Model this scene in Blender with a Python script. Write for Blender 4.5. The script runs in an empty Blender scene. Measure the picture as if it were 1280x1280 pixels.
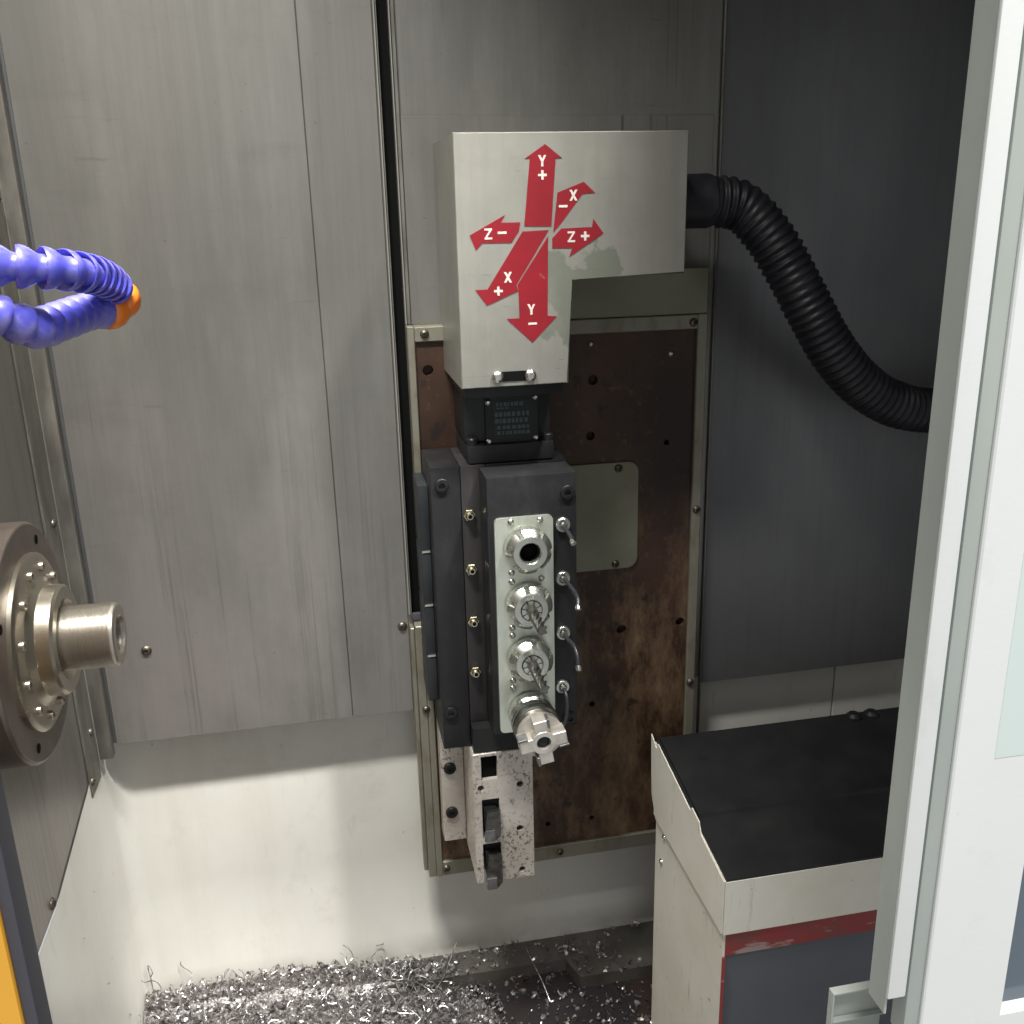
import bpy, bmesh, math, random
from mathutils import Vector, Matrix, noise
R = math.radians
random.seed(7)
ZO = 0.86                      # height of the scene origin above the chip tray base

# ------------------------------------------------------------------ camera, world, lamps, exposure
scene = bpy.context.scene
C = scene.collection
cd = bpy.data.cameras.new('camera')
cam = bpy.data.objects.new('camera', cd)
C.objects.link(cam)
AX = Vector((0.9805167, -0.08009986, 0.17936281))     # wall-right, wall-in and down in camera axes (x right, y down, z forward)
AY = Vector((-0.19501886, -0.28746621, 0.93772641))
AD = Vector((0.02355101, 0.95443554, 0.2974864))
rot = Matrix(((AX.x, -AX.y, -AX.z), (AY.x, -AY.y, -AY.z), (-AD.x, AD.y, AD.z)))
CY = -0.92
cam.matrix_world = Matrix.Translation((0, CY, ZO)) @ rot.to_4x4()
cd.sensor_width = 36
cd.lens = 36 * 1200 / 1280
cd.clip_start = 0.01
cd.clip_end = 50
scene.camera = cam

w = bpy.data.worlds.new('World')
scene.world = w
w.use_nodes = True
w.node_tree.nodes['Background'].inputs[0].default_value = (0.95, 0.98, 1.0, 1)
w.node_tree.nodes['Background'].inputs[1].default_value = 0.60

def area_lamp(name, loc, target, sx, sy, watt, col, spread=180):
    d = bpy.data.lights.new(name, 'AREA')
    d.shape = 'RECTANGLE'; d.size = sx; d.size_y = sy
    d.energy = watt; d.color = col; d.spread = R(spread)
    o = bpy.data.objects.new(name, d); C.objects.link(o)
    o.location = (loc[0], loc[1], loc[2] + ZO)
    o.rotation_euler = (Vector(target) - Vector(loc)).to_track_quat('-Z', 'Z').to_euler()
    return o
area_lamp('machine_work_lamp', (-0.12, -0.46, 0.66), (-0.11, -0.03, -0.52), 0.26, 0.07, 4.1, (1.0, 0.985, 0.95), 70)
area_lamp('machine_corner_lamp', (0.40, -0.44, 0.62), (-0.17, 0.03, -0.70), 0.05, 0.05, 0.6, (1.0, 0.985, 0.945), 28)
area_lamp('workshop_ceiling_lamp', (0.35, -1.4, 2.2), (0.30, -0.55, -0.1), 1.2, 0.3, 95, (1.0, 1.0, 0.98))

vs = scene.view_settings
vs.view_transform = 'Standard'; vs.look = 'None'; vs.exposure = 0; vs.gamma = 1; vs.use_curve_mapping = False

# ------------------------------------------------------------------ calibration helper: a picture point on a plane of the place
def ray(u, v):
    d = Vector(((u - 640) / 1200, (v - 640) / 1200, 1))
    return Vector((d.dot(AX), d.dot(AY), -d.dot(AD)))
def P(u, v, y):
    q = ray(u, v); t = (y - CY) / q.y
    return Vector((q.x * t, y, q.z * t))

# ------------------------------------------------------------------ materials
def mat(name, col, rough=0.5, metal=0.0, vary=None, vscale=(1, 1, 1), vs_=8.0, lo=0.35, hi=0.65, bump=0.0, bscale=200, bstretch=(1, 1, 1), rvary=0.0, spec=0.5, coat=0.0, detail=6, aniso=0.0):
    m = bpy.data.materials.new(name); m.use_nodes = True
    nt = m.node_tree; b = nt.nodes['Principled BSDF']
    b.inputs['Base Color'].default_value = (*col, 1)
    b.inputs['Roughness'].default_value = rough
    b.inputs['Metallic'].default_value = metal
    b.inputs['Specular IOR Level'].default_value = spec
    b.inputs['Coat Weight'].default_value = coat
    b.inputs['Anisotropic'].default_value = aniso
    tc = nt.nodes.new('ShaderNodeTexCoord')
    m['tc'] = 1
    if vary:
        r = noise_ramp(nt, vs_, vscale, lo, hi, detail)
        mx = nt.nodes.new('ShaderNodeMix'); mx.data_type = 'RGBA'
        mx.inputs[6].default_value = (*col, 1); mx.inputs[7].default_value = (*vary, 1)
        nt.links.new(r, mx.inputs[0]); nt.links.new(mx.outputs[2], b.inputs['Base Color'])
        if rvary:
            mr = nt.nodes.new('ShaderNodeMapRange')
            mr.inputs[3].default_value = rough; mr.inputs[4].default_value = rough + rvary
            nt.links.new(r, mr.inputs[0]); nt.links.new(mr.outputs[0], b.inputs['Roughness'])
    if bump:
        mp = nt.nodes.new('ShaderNodeMapping'); mp.inputs['Scale'].default_value = bstretch
        nt.links.new(tc.outputs['Object'], mp.inputs[0])
        nz = nt.nodes.new('ShaderNodeTexNoise'); nz.inputs['Scale'].default_value = bscale; nz.inputs['Detail'].default_value = 4
        nt.links.new(mp.outputs[0], nz.inputs[0])
        bp = nt.nodes.new('ShaderNodeBump'); bp.inputs['Strength'].default_value = bump; bp.inputs['Distance'].default_value = 0.001
        nt.links.new(nz.outputs[0], bp.inputs['Height']); nt.links.new(bp.outputs[0], b.inputs['Normal'])
    return m
def noise_ramp(nt, scale, stretch, lo, hi, detail=6, rough=0.6, off=(0, 0, 0), dist=0.0):
    tc = nt.nodes.new('ShaderNodeTexCoord')
    mp = nt.nodes.new('ShaderNodeMapping'); mp.inputs['Scale'].default_value = stretch; mp.inputs['Location'].default_value = off
    nt.links.new(tc.outputs['Object'], mp.inputs[0])
    nz = nt.nodes.new('ShaderNodeTexNoise')
    nz.inputs['Scale'].default_value = scale; nz.inputs['Detail'].default_value = detail; nz.inputs['Roughness'].default_value = rough
    nz.inputs['Distortion'].default_value = dist
    nt.links.new(mp.outputs[0], nz.inputs[0])
    cr = nt.nodes.new('ShaderNodeMapRange'); cr.inputs[1].default_value = lo; cr.inputs[2].default_value = hi
    nt.links.new(nz.outputs[0], cr.inputs[0])
    return cr.outputs[0]
def layer(m, col, fac, amount=1.0, mask=None):
    """lay one more colour over a material through a 0..1 socket"""
    nt = m.node_tree; b = nt.nodes['Principled BSDF']
    inp = b.inputs['Base Color']
    mx = nt.nodes.new('ShaderNodeMix'); mx.data_type = 'RGBA'
    if inp.is_linked: nt.links.new(inp.links[0].from_socket, mx.inputs[6])
    else: mx.inputs[6].default_value = inp.default_value
    mx.inputs[7].default_value = (*col, 1)
    ml = nt.nodes.new('ShaderNodeMath'); ml.operation = 'MULTIPLY'; ml.inputs[1].default_value = amount
    nt.links.new(fac, ml.inputs[0]); out = ml.outputs[0]
    if mask:
        m2 = nt.nodes.new('ShaderNodeMath'); m2.operation = 'MULTIPLY'
        nt.links.new(out, m2.inputs[0]); nt.links.new(mask, m2.inputs[1]); out = m2.outputs[0]
    nt.links.new(out, mx.inputs[0]); nt.links.new(mx.outputs[2], inp)
def band(nt, axis, a, b):
    """0 at a, 1 at b along an object axis"""
    tc = nt.nodes.new('ShaderNodeTexCoord'); sp = nt.nodes.new('ShaderNodeSeparateXYZ')
    nt.links.new(tc.outputs['Object'], sp.inputs[0])
    mr = nt.nodes.new('ShaderNodeMapRange'); mr.inputs[1].default_value = a; mr.inputs[2].default_value = b
    nt.links.new(sp.outputs[axis], mr.inputs[0])
    return mr.outputs[0]

def steel_sheet(name, col, dark, rough):
    m = mat(name, col, rough, 0.62, vary=dark, vscale=(1.6, 1.6, 0.5), vs_=4.0, lo=0.35, hi=0.75, rvary=0.10, bump=0.05, bscale=60, bstretch=(30, 30, 0.4), aniso=0.3)
    nt = m.node_tree
    sh = lambda k: tuple(c * k for c in col)
    layer(m, sh(0.62), noise_ramp(nt, 9.0, (14, 14, 0.35), 0.42, 0.80, 8, 0.75), 0.55)                      # fine brushing
    layer(m, sh(1.35), noise_ramp(nt, 6.0, (2.2, 2.2, 0.6), 0.48, 0.78, 7, 0.65, (4, 2, 1)), 0.55)          # paler worn clouds
    layer(m, sh(0.60), noise_ramp(nt, 14.0, (0.5, 1, 2.0), 0.55, 0.78, 6, 0.7, (1, 8, 2)), 0.35)            # smudges
    layer(m, sh(0.30), noise_ramp(nt, 5.0, (26, 26, 0.35), 0.64, 0.70, 3, 0.5, (3, 1, 2)), 0.7,
          noise_ramp(nt, 5, (1, 1, 0.8), 0.50, 0.62, 3))                                                    # long thin scratches
    layer(m, (col[0] * 1.4, col[1] * 1.28, col[2] * 1.34), noise_ramp(nt, 5.0, (1.5, 1.5, 0.8), 0.36, 0.62, 6, 0.65, (9, 2, 5)), 0.6, band(nt, 2, -0.10, -0.42))   # paler, pinker clouds towards the bottom
    layer(m, sh(0.30), noise_ramp(nt, 6.0, (16, 16, 0.22), 0.54, 0.72, 6, 0.7, (7, 1, 9)), 0.62, band(nt, 2, -0.06, -0.36))   # drips low down
    layer(m, sh(0.42), noise_ramp(nt, 30.0, (0.25, 1, 3.0), 0.62, 0.72, 5, 0.7, (2, 1, 3)), 0.5, noise_ramp(nt, 4, (1, 1, 1), 0.5, 0.6, 2, off=(6, 6, 6)))   # cross rubs
    layer(m, sh(0.4), noise_ramp(nt, 160, (1, 1, 1), 0.70, 0.78, 2), 0.5)                                   # specks
    return m
STEEL = steel_sheet('brushed_steel', (0.245, 0.240, 0.220), (0.165, 0.161, 0.145), 0.40)
STEEL_L = steel_sheet('brushed_steel_side', (0.235, 0.222, 0.203), (0.17, 0.16, 0.143), 0.38)
STEEL_D = mat('shaded_steel_panel', (0.165, 0.165, 0.168), 0.42, 0.6, vary=(0.12, 0.121, 0.126), vscale=(1.2, 1.2, 0.6), vs_=4, lo=0.35, hi=0.7, rvary=0.08, bump=0.03, bscale=60, bstretch=(30, 30, 0.4))  # stainless darkened to stand in for the dark reflections on the right
layer(STEEL_D, (0.075, 0.076, 0.080), noise_ramp(STEEL_D.node_tree, 9.0, (14, 14, 0.35), 0.5, 0.85, 7, 0.7), 0.4)
layer(STEEL_D, (0.20, 0.195, 0.18), noise_ramp(STEEL_D.node_tree, 60, (1, 1, 0.6), 0.68, 0.76, 4), 0.3)
TRIM = mat('trim_steel', (0.28, 0.27, 0.24), 0.35, 0.7, vary=(0.17, 0.16, 0.14), vscale=(1, 1, 0.3), vs_=60, bump=0.05)
EDGE = mat('bare_edge_steel', (0.62, 0.60, 0.54), 0.3, 0.9)
FRAME = mat('frame_steel', (0.23, 0.217, 0.17), 0.42, 0.4, vary=(0.14, 0.11, 0.07), vscale=(1, 1, 0.5), vs_=50, lo=0.5, hi=0.8, bump=0.1, bscale=400)
layer(FRAME, (0.10, 0.07, 0.045), noise_ramp(FRAME.node_tree, 25, (2, 2, 0.5), 0.6, 0.75, 6), 0.7)
COVER = mat('cover_sheet', (0.35, 0.34, 0.30), 0.38, 0.6, vary=(0.28, 0.272, 0.238), vs_=14, lo=0.4, hi=0.7, bump=0.03, bscale=500)
layer(COVER, (0.25, 0.25, 0.20), noise_ramp(COVER.node_tree, 18, (0.7, 1, 6), 0.68, 0.74, 3), 0.35)
_n = COVER.node_tree
layer(COVER, (0.24, 0.235, 0.205), noise_ramp(_n, 12.0, (12, 12, 0.4), 0.45, 0.80, 7, 0.75), 0.45)
layer(COVER, (0.16, 0.155, 0.13), noise_ramp(_n, 60, (0.4, 1, 3), 0.68, 0.73, 4, 0.6), 0.5)
_tc = _n.nodes.new('ShaderNodeTexCoord'); _vd = _n.nodes.new('ShaderNodeVectorMath'); _vd.operation = 'DISTANCE'; _vd.inputs[1].default_value = (0.212, -0.13, -0.062)
_n.links.new(_tc.outputs['Object'], _vd.inputs[0])
_ns = noise_ramp(_n, 28, (1, 1, 1), 0.3, 0.7, 5)
_ad = _n.nodes.new('ShaderNodeMath'); _ad.operation = 'MULTIPLY_ADD'; _ad.inputs[1].default_value = 0.055
_n.links.new(_ns, _ad.inputs[0]); _n.links.new(_vd.outputs['Value'], _ad.inputs[2])
_mr = _n.nodes.new('ShaderNodeMapRange'); _mr.inputs[1].default_value = 0.070; _mr.inputs[2].default_value = 0.065
_n.links.new(_ad.outputs[0], _mr.inputs[0])
layer(COVER, (0.20, 0.215, 0.172), _mr.outputs[0], 0.85)      # oil stain by the notch
layer(COVER, (0.44, 0.42, 0.365), noise_ramp(_n, 12, (1, 1, 1), 0.55, 0.75, 6), 0.4)
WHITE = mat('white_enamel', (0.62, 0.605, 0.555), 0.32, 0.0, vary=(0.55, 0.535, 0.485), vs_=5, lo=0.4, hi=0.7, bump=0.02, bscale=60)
layer(WHITE, (0.40, 0.36, 0.30), noise_ramp(WHITE.node_tree, 22, (4, 4, 0.6), 0.66, 0.76, 4), 0.35)
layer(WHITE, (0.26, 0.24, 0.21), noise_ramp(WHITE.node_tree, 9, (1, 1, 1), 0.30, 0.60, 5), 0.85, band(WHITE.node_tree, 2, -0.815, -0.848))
layer(WHITE, (0.50, 0.47, 0.41), noise_ramp(WHITE.node_tree, 7, (3, 3, 0.35), 0.52, 0.74, 6, 0.7, (3, 3, 3)), 0.4)
layer(WHITE, (0.45, 0.42, 0.37), noise_ramp(WHITE.node_tree, 16, (1, 1, 1), 0.56, 0.72, 7, 0.75, (1, 3, 7)), 0.4)
layer(WHITE, (0.22, 0.19, 0.15), noise_ramp(WHITE.node_tree, 90, (1, 1, 0.5), 0.72, 0.78, 3), 0.6)
WHITE_T = mat('chipped_cream_paint', (0.68, 0.65, 0.565), 0.45, 0.0, vary=(0.61, 0.575, 0.475), vs_=14, lo=0.4, hi=0.7, bump=0.06, bscale=120)
layer(WHITE_T, (0.30, 0.24, 0.15), noise_ramp(WHITE_T.node_tree, 40, (3, 3, 0.5), 0.62, 0.74, 5), 0.5)
layer(WHITE_T, (0.05, 0.045, 0.04), noise_ramp(WHITE_T.node_tree, 70, (0.7, 0.7, 1.2), 0.665, 0.71, 5, 0.7), 0.8)
DOORW = mat('door_white_paint', (0.80, 0.80, 0.77), 0.38, 0.0, vary=(0.76, 0.77, 0.74), vs_=6, bump=0.05, bscale=320)
layer(DOORW, (0.55, 0.53, 0.47), noise_ramp(DOORW.node_tree, 10, (1, 1, 0.5), 0.56, 0.78, 7, 0.7), 0.5)
layer(DOORW, (0.25, 0.23, 0.20), noise_ramp(DOORW.node_tree, 130, (1, 1, 0.6), 0.73, 0.78, 3), 0.6)
DOORG = mat('door_edge_grey_green', (0.46, 0.49, 0.44), 0.4, 0.0, vary=(0.40, 0.43, 0.39), vscale=(1, 1, 0.3), vs_=20)
SEAL = mat('door_seal', (0.30, 0.36, 0.36), 0.5)
REFLECT = mat('pale_teal_reflection', (0.66, 0.74, 0.70), 0.3)
GLASSD = mat('dark_window', (0.10, 0.13, 0.16), 0.12, 0.0, spec=0.6)
YELLOW = mat('yellow_paint', (0.85, 0.42, 0.04), 0.4, 0.0, vary=(0.80, 0.39, 0.035), vs_=6, bump=0.05, bscale=200)
RUBBER = mat('black_rubber', (0.009, 0.009, 0.010), 0.5, spec=0.3, vary=(0.016, 0.016, 0.016), vs_=20, bump=0.1)
GASKET = mat('grey_rubber_seal', (0.06, 0.058, 0.07), 0.6)
BLACK = mat('black_oxide', (0.012, 0.012, 0.013), 0.42, 0.2, spec=0.35, vary=(0.025, 0.022, 0.02), vs_=120, lo=0.5, hi=0.8)
VOID = mat('deep_hole', (0.005, 0.005, 0.005), 0.8, spec=0.05)
DGREY = mat('dark_grey_paint', (0.0125, 0.0125, 0.0138), 0.42, 0.0, spec=0.3, vary=(0.020, 0.019, 0.019), vs_=16, lo=0.45, hi=0.8, bump=0.06, bscale=350)
layer(DGREY, (0.035, 0.034, 0.033), noise_ramp(DGREY.node_tree, 20, (1.5, 1.5, 0.8), 0.5, 0.75, 7, 0.75), 0.7)
layer(DGREY, (0.055, 0.052, 0.048), noise_ramp(DGREY.node_tree, 30, (1, 1, 4), 0.68, 0.74, 4), 0.4)
DGREY2 = mat('worn_dark_grey_paint', (0.024, 0.022, 0.022), 0.38, 0.1, spec=0.4, vary=(0.038, 0.034, 0.032), vscale=(4, 4, 0.6), vs_=18, bump=0.05, bscale=350)
SLATE = mat('slate_block_paint', (0.018, 0.021, 0.023), 0.42, 0.0, spec=0.3, vary=(0.027, 0.030, 0.032), vs_=40)
MOTORB = mat('motor_black', (0.011, 0.0115, 0.012), 0.42, spec=0.3, vary=(0.018, 0.019, 0.019), vs_=40)
NAMEP = mat('nameplate', (0.014, 0.022, 0.021), 0.4, 0.0, spec=0.3)
INK = mat('nameplate_print', (0.055, 0.075, 0.072), 0.5)
ALU = mat('machined_aluminium', (0.66, 0.69, 0.60), 0.33, 0.75, vary=(0.56, 0.59, 0.50), vscale=(3, 3, 1), vs_=40, bump=0.05, bscale=300)
CHROME = mat('ground_steel', (0.56, 0.57, 0.52), 0.26, 0.93, vary=(0.46, 0.46, 0.41), vs_=70, lo=0.4, hi=0.75, rvary=0.06)
TOOLST = mat('cutter_steel', (0.10, 0.098, 0.088), 0.28, 0.9, vary=(0.22, 0.21, 0.19), vs_=150)
MILLM = mat('face_mill_nickel', (0.58, 0.545, 0.49), 0.36, 0.6, vary=(0.46, 0.42, 0.365), vs_=80, lo=0.45, hi=0.7, bump=0.06, bscale=600)
INSERTM = mat('carbide_insert', (0.20, 0.195, 0.19), 0.35, 0.5, vary=(0.12, 0.115, 0.11), vs_=120)
ARBORM = mat('arbor_steel', (0.30, 0.30, 0.27), 0.25, 0.95, vary=(0.2, 0.2, 0.18), vs_=50)
BRASS = mat('brass', (0.60, 0.55, 0.40), 0.27, 1.0, vary=(0.42, 0.37, 0.25), vs_=200)
NZTUBE = mat('blued_tube', (0.045, 0.045, 0.052), 0.38, 0.5)
SCREWM = mat('bright_screw', (0.66, 0.64, 0.60), 0.25, 1.0)
SCREWD = mat('dull_screw', (0.16, 0.145, 0.12), 0.4, 0.8, vary=(0.08, 0.065, 0.05), vs_=300)
SPIND = mat('spindle_brown_steel', (0.185, 0.150, 0.128), 0.38, 0.7, vary=(0.15, 0.12, 0.10), vs_=40, bump=0.04)
SPINL = mat('spindle_turned_steel', (0.46, 0.42, 0.345), 0.27, 0.95, vary=(0.40, 0.365, 0.30), vs_=30, rvary=0.05)
SHAFT = mat('shaft_turned_steel', (0.50, 0.465, 0.405), 0.29, 0.95, vary=(0.42, 0.385, 0.33), vscale=(30, 1, 1), vs_=8, rvary=0.08, bump=0.05, bscale=80, bstretch=(30, 1, 1))
RED = mat('red_vinyl', (0.19, 0.007, 0.014), 0.5, spec=0.3, vary=(0.155, 0.007, 0.012), vs_=30)
LETTER = mat('white_vinyl', (0.50, 0.46, 0.41), 0.5)
HOSEB = mat('black_hose_plastic', (0.011, 0.011, 0.015), 0.42, spec=0.35, vary=(0.022, 0.021, 0.025), vs_=50)
BLUE = mat('blue_nozzle_plastic', (0.085, 0.085, 0.52), 0.36, coat=0.3, vary=(0.30, 0.28, 0.52), vs_=70, lo=0.45, hi=0.75)  # lavender mottling stands in for sheen on the plastic
BLUE.node_tree.nodes['Principled BSDF'].inputs['Subsurface Weight'].default_value = 0.15
BLUE.node_tree.nodes['Principled BSDF'].inputs['Subsurface Scale'].default_value = 0.004
ORANGE = mat('orange_plastic', (0.90, 0.22, 0.02), 0.35, coat=0.2)
CHIP = mat('swarf', (0.56, 0.53, 0.52), 0.33, 0.75, vary=(0.17, 0.155, 0.15), vs_=140, lo=0.42, hi=0.58)
layer(RED, (0.30, 0.20, 0.17), noise_ramp(RED.node_tree, 70, (1, 1, 1), 0.66, 0.72, 6, 0.75), 0.5)
REDP = mat('red_worn_paint', (0.30, 0.028, 0.03), 0.5, vary=(0.20, 0.05, 0.04), vs_=40)
layer(REDP, (0.42, 0.34, 0.30), noise_ramp(REDP.node_tree, 30, (0.6, 1, 2.5), 0.56, 0.62, 6), 0.7)
TAILG = mat('blue_grey_paint', (0.085, 0.092, 0.106), 0.45, vary=(0.10, 0.108, 0.122), vs_=10)
layer(TAILG, (0.03, 0.03, 0.03), noise_ramp(TAILG.node_tree, 25, (0.6, 1, 5), 0.66, 0.74, 4), 0.6)
PITTED = mat('pitted_ground_steel', (0.60, 0.555, 0.49), 0.42, 0.45, vary=(0.48, 0.43, 0.37), vs_=30, bump=0.15, bscale=500)
layer(PITTED, (0.07, 0.05, 0.045), noise_ramp(PITTED.node_tree, 330, (1, 1, 0.8), 0.54, 0.60, 4, 0.7), 0.85,
      noise_ramp(PITTED.node_tree, 26, (1, 1, 1), 0.34, 0.58, 4))
layer(PITTED, (0.72, 0.68, 0.62), noise_ramp(PITTED.node_tree, 18, (1, 1, 1), 0.5, 0.7, 4), 0.5)
layer(PITTED, (0.10, 0.07, 0.06), noise_ramp(PITTED.node_tree, 60, (2.5, 1, 0.5), 0.62, 0.68, 5, 0.7), 0.6)
RUST = mat('rusty_plate', (0.028, 0.0125, 0.0066), 0.45, 0.1, vary=(0.060, 0.027, 0.0135), vs_=14, lo=0.35, hi=0.7, bump=0.15, bscale=180, rvary=0.15)
_n = RUST.node_tree
layer(RUST, (0.25, 0.165, 0.09), noise_ramp(_n, 9, (1.9, 1, 0.75), 0.46, 0.70, 9, 0.75, (0.4, 0, 0.2)), 0.85, band(_n, 2, -0.22, -0.42))
layer(RUST, (0.22, 0.165, 0.10), noise_ramp(_n, 60, (1.4, 1, 0.9), 0.58, 0.70, 6, 0.75), 0.55, noise_ramp(_n, 7, (2, 1, 0.8), 0.45, 0.62, 3))
layer(RUST, (0.012, 0.007, 0.005), noise_ramp(_n, 45, (1, 1, 0.8), 0.60, 0.68, 5), 0.8)
layer(RUST, (0.13, 0.05, 0.02), noise_ramp(_n, 110, (1, 1, 1), 0.62, 0.70, 4), 0.5)
layer(RUST, (0.010, 0.005, 0.003), noise_ramp(_n, 5, (1.2, 1, 0.5), 0.46, 0.62, 5, 0.6, (5, 3, 1)), 0.75, band(_n, 2, -0.50, -0.30))  # dark blotches upward: painted shade below the motor cover
TRAYF = mat('tray_floor_grime', (0.105, 0.096, 0.084), 0.4, 0.1, vary=(0.05, 0.044, 0.038), vs_=18, bump=0.1)
TROUGH = mat('oily_trough', (0.030, 0.026, 0.027), 0.22, 0.2, vary=(0.055, 0.032, 0.022), vs_=12, lo=0.45, hi=0.7, bump=0.2, bscale=90)
OLIVE = mat('cover_plate_steel', (0.23, 0.228, 0.17), 0.4, 0.4, vary=(0.18, 0.175, 0.12), vs_=12, bump=0.05)
CEIL = mat('painted_ceiling', (0.68, 0.68, 0.66), 0.6)

# ------------------------------------------------------------------ object helpers
WL = {}
def finish(name, bm, m, smooth=True, angle=35, recalc=True):
    if recalc: bmesh.ops.recalc_face_normals(bm, faces=bm.faces)
    me = bpy.data.meshes.new(name); bm.to_mesh(me); bm.free()
    if smooth:
        for p in me.polygons: p.use_smooth = True
        me.set_sharp_from_angle(angle=R(angle))
    if m: me.materials.append(m)
    return me
def thing(name, label, cat, loc, group=None):
    o = bpy.data.objects.new(name, None); C.objects.link(o)
    o.location = (loc[0], loc[1], loc[2] + ZO); o.empty_display_size = 0.02
    o['label'] = label; o['category'] = cat
    if group: o['group'] = group
    WL[o] = Vector(loc)
    return o
def put(name, me, parent=None, at=(0, 0, 0), rot=None):
    o = bpy.data.objects.new(name, me); C.objects.link(o)
    at = Vector(at)
    if parent is None: o.location = at + Vector((0, 0, ZO))
    else:
        o.parent = parent; o.location = at - WL[parent]
    if rot: o.rotation_euler = rot
    WL[o] = at
    return o
def part(name, bm, m, parent, **k): return put(name, finish(name, bm, m, **k), parent)
def single(name, bm, m, label, cat, group=None, **k):
    vs_ = [v.co for v in bm.verts]
    b = Vector(((min(v.x for v in vs_) + max(v.x for v in vs_)) / 2, (min(v.y for v in vs_) + max(v.y for v in vs_)) / 2, min(v.z for v in vs_)))
    bmesh.ops.translate(bm, verts=bm.verts, vec=-b)
    o = put(name, finish(name, bm, m, **k), None, b)
    o['label'] = label; o['category'] = cat
    if group: o['group'] = group
    return o
def structure(name, bm, m, **k):
    o = put(name, finish(name, bm, m, **k)); o['kind'] = 'structure'; return o

def box(bm, x0, x1, y0, y1, z0, z1, bev=0.0, seg=2):
    r = bmesh.ops.create_cube(bm, size=1)
    v = r['verts']
    bmesh.ops.scale(bm, vec=(abs(x1 - x0), abs(y1 - y0), abs(z1 - z0)), verts=v)
    bmesh.ops.translate(bm, vec=((x0 + x1) / 2, (y0 + y1) / 2, (z0 + z1) / 2), verts=v)
    if bev:
        e = list({e for x in v for e in x.link_edges})
        bmesh.ops.bevel(bm, geom=e, offset=bev, segments=seg, affect='EDGES', profile=0.6)
    return bm
def B(*a, **k): return box(bmesh.new(), *a, **k)
def prism(pts, y0, y1, bev=0.0, seg=2, bm=None):
    """polygon in x,z given as (x,z) pushed from y0 to y1"""
    bm = bm or bmesh.new()
    a = [bm.verts.new((x, y0, z)) for x, z in pts]; b = [bm.verts.new((x, y1, z)) for x, z in pts]
    n = len(pts); es = []
    f1 = bm.faces.new(a); f2 = bm.faces.new(b[::-1])
    fs = [bm.faces.new((a[i], b[i], b[(i + 1) % n], a[(i + 1) % n])) for i in range(n)]
    if bev:
        es = list({e for f in [f1] for e in f.edges})
        bmesh.ops.bevel(bm, geom=es, offset=bev, segments=seg, affect='EDGES', profile=0.6)
    return bm
def rrect(x0, x1, z0, z1, r, n=5):
    p = []
    for cx, cz, a0 in ((x1 - r, z1 - r, 0), (x0 + r, z1 - r, 90), (x0 + r, z0 + r, 180), (x1 - r, z0 + r, 270)):
        for i in range(n + 1):
            a = R(a0 + 90 * i / n); p.append((cx + r * math.cos(a), cz + r * math.sin(a)))
    return p
def lathe(prof, n=32, axis='y', at=(0, 0, 0), bm=None, rfun=None, cap=True):
    """prof: (distance along axis, radius); axis 'y' runs toward the camera (-y), 'x' runs right"""
    bm = bm or bmesh.new(); rings = []
    for k, (d, r) in enumerate(prof):
        ring = []
        for i in range(n):
            a = 2 * math.pi * i / n
            rr = rfun(k, i, r) if rfun else r
            c, s = rr * math.cos(a), rr * math.sin(a)
            p = {'y': (c, -d, s), 'x': (d, c, s), 'z': (c, s, d)}[axis]
            ring.append(bm.verts.new(Vector(p) + Vector(at)))
        rings.append(ring)
    for a, b in zip(rings, rings[1:]):
        for i in range(n): bm.faces.new((a[i], a[(i + 1) % n], b[(i + 1) % n], b[i]))
    if cap: bm.faces.new(rings[0][::-1]); bm.faces.new(rings[-1])
    return bm
def tube(pts, rad, n=10, bm=None, cap=True):
    """round tube along points; rad a number or one per point"""
    bm = bm or bmesh.new(); pts = [Vector(p) for p in pts]; rings = []
    up = Vector((0.13, 0.2, 1)).normalized(); N = len(pts)
    for i, p in enumerate(pts):
        t = (pts[min(i + 1, N - 1)] - pts[max(i - 1, 0)]).normalized()
        a = (up - t * up.dot(t)).normalized(); up = a; b = t.cross(a)
        r = rad[i] if isinstance(rad, (list, tuple)) else rad
        rings.append([bm.verts.new(p + (a * math.cos(2 * math.pi * k / n) + b * math.sin(2 * math.pi * k / n)) * r) for k in range(n)])
    for a, b in zip(rings, rings[1:]):
        for k in range(n): bm.faces.new((a[k], a[(k + 1) % n], b[(k + 1) % n], b[k]))
    if cap: bm.faces.new(rings[0][::-1]); bm.faces.new(rings[-1])
    return bm
def spline(ctrl, n):
    """catmull-rom through control points"""
    c = [Vector(p) for p in ctrl]; c = [2 * c[0] - c[1]] + c + [2 * c[-1] - c[-2]]; out = []
    segs = len(c) - 3
    for i in range(n + 1):
        t = i / n * segs; k = min(int(t), segs - 1); u = t - k
        a, b, d, e = c[k:k + 4]
        out.append(0.5 * ((2 * b) + (d - a) * u + (2 * a - 5 * b + 4 * d - e) * u * u + (3 * b - a - 3 * d + e) * u ** 3))
    return out
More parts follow.
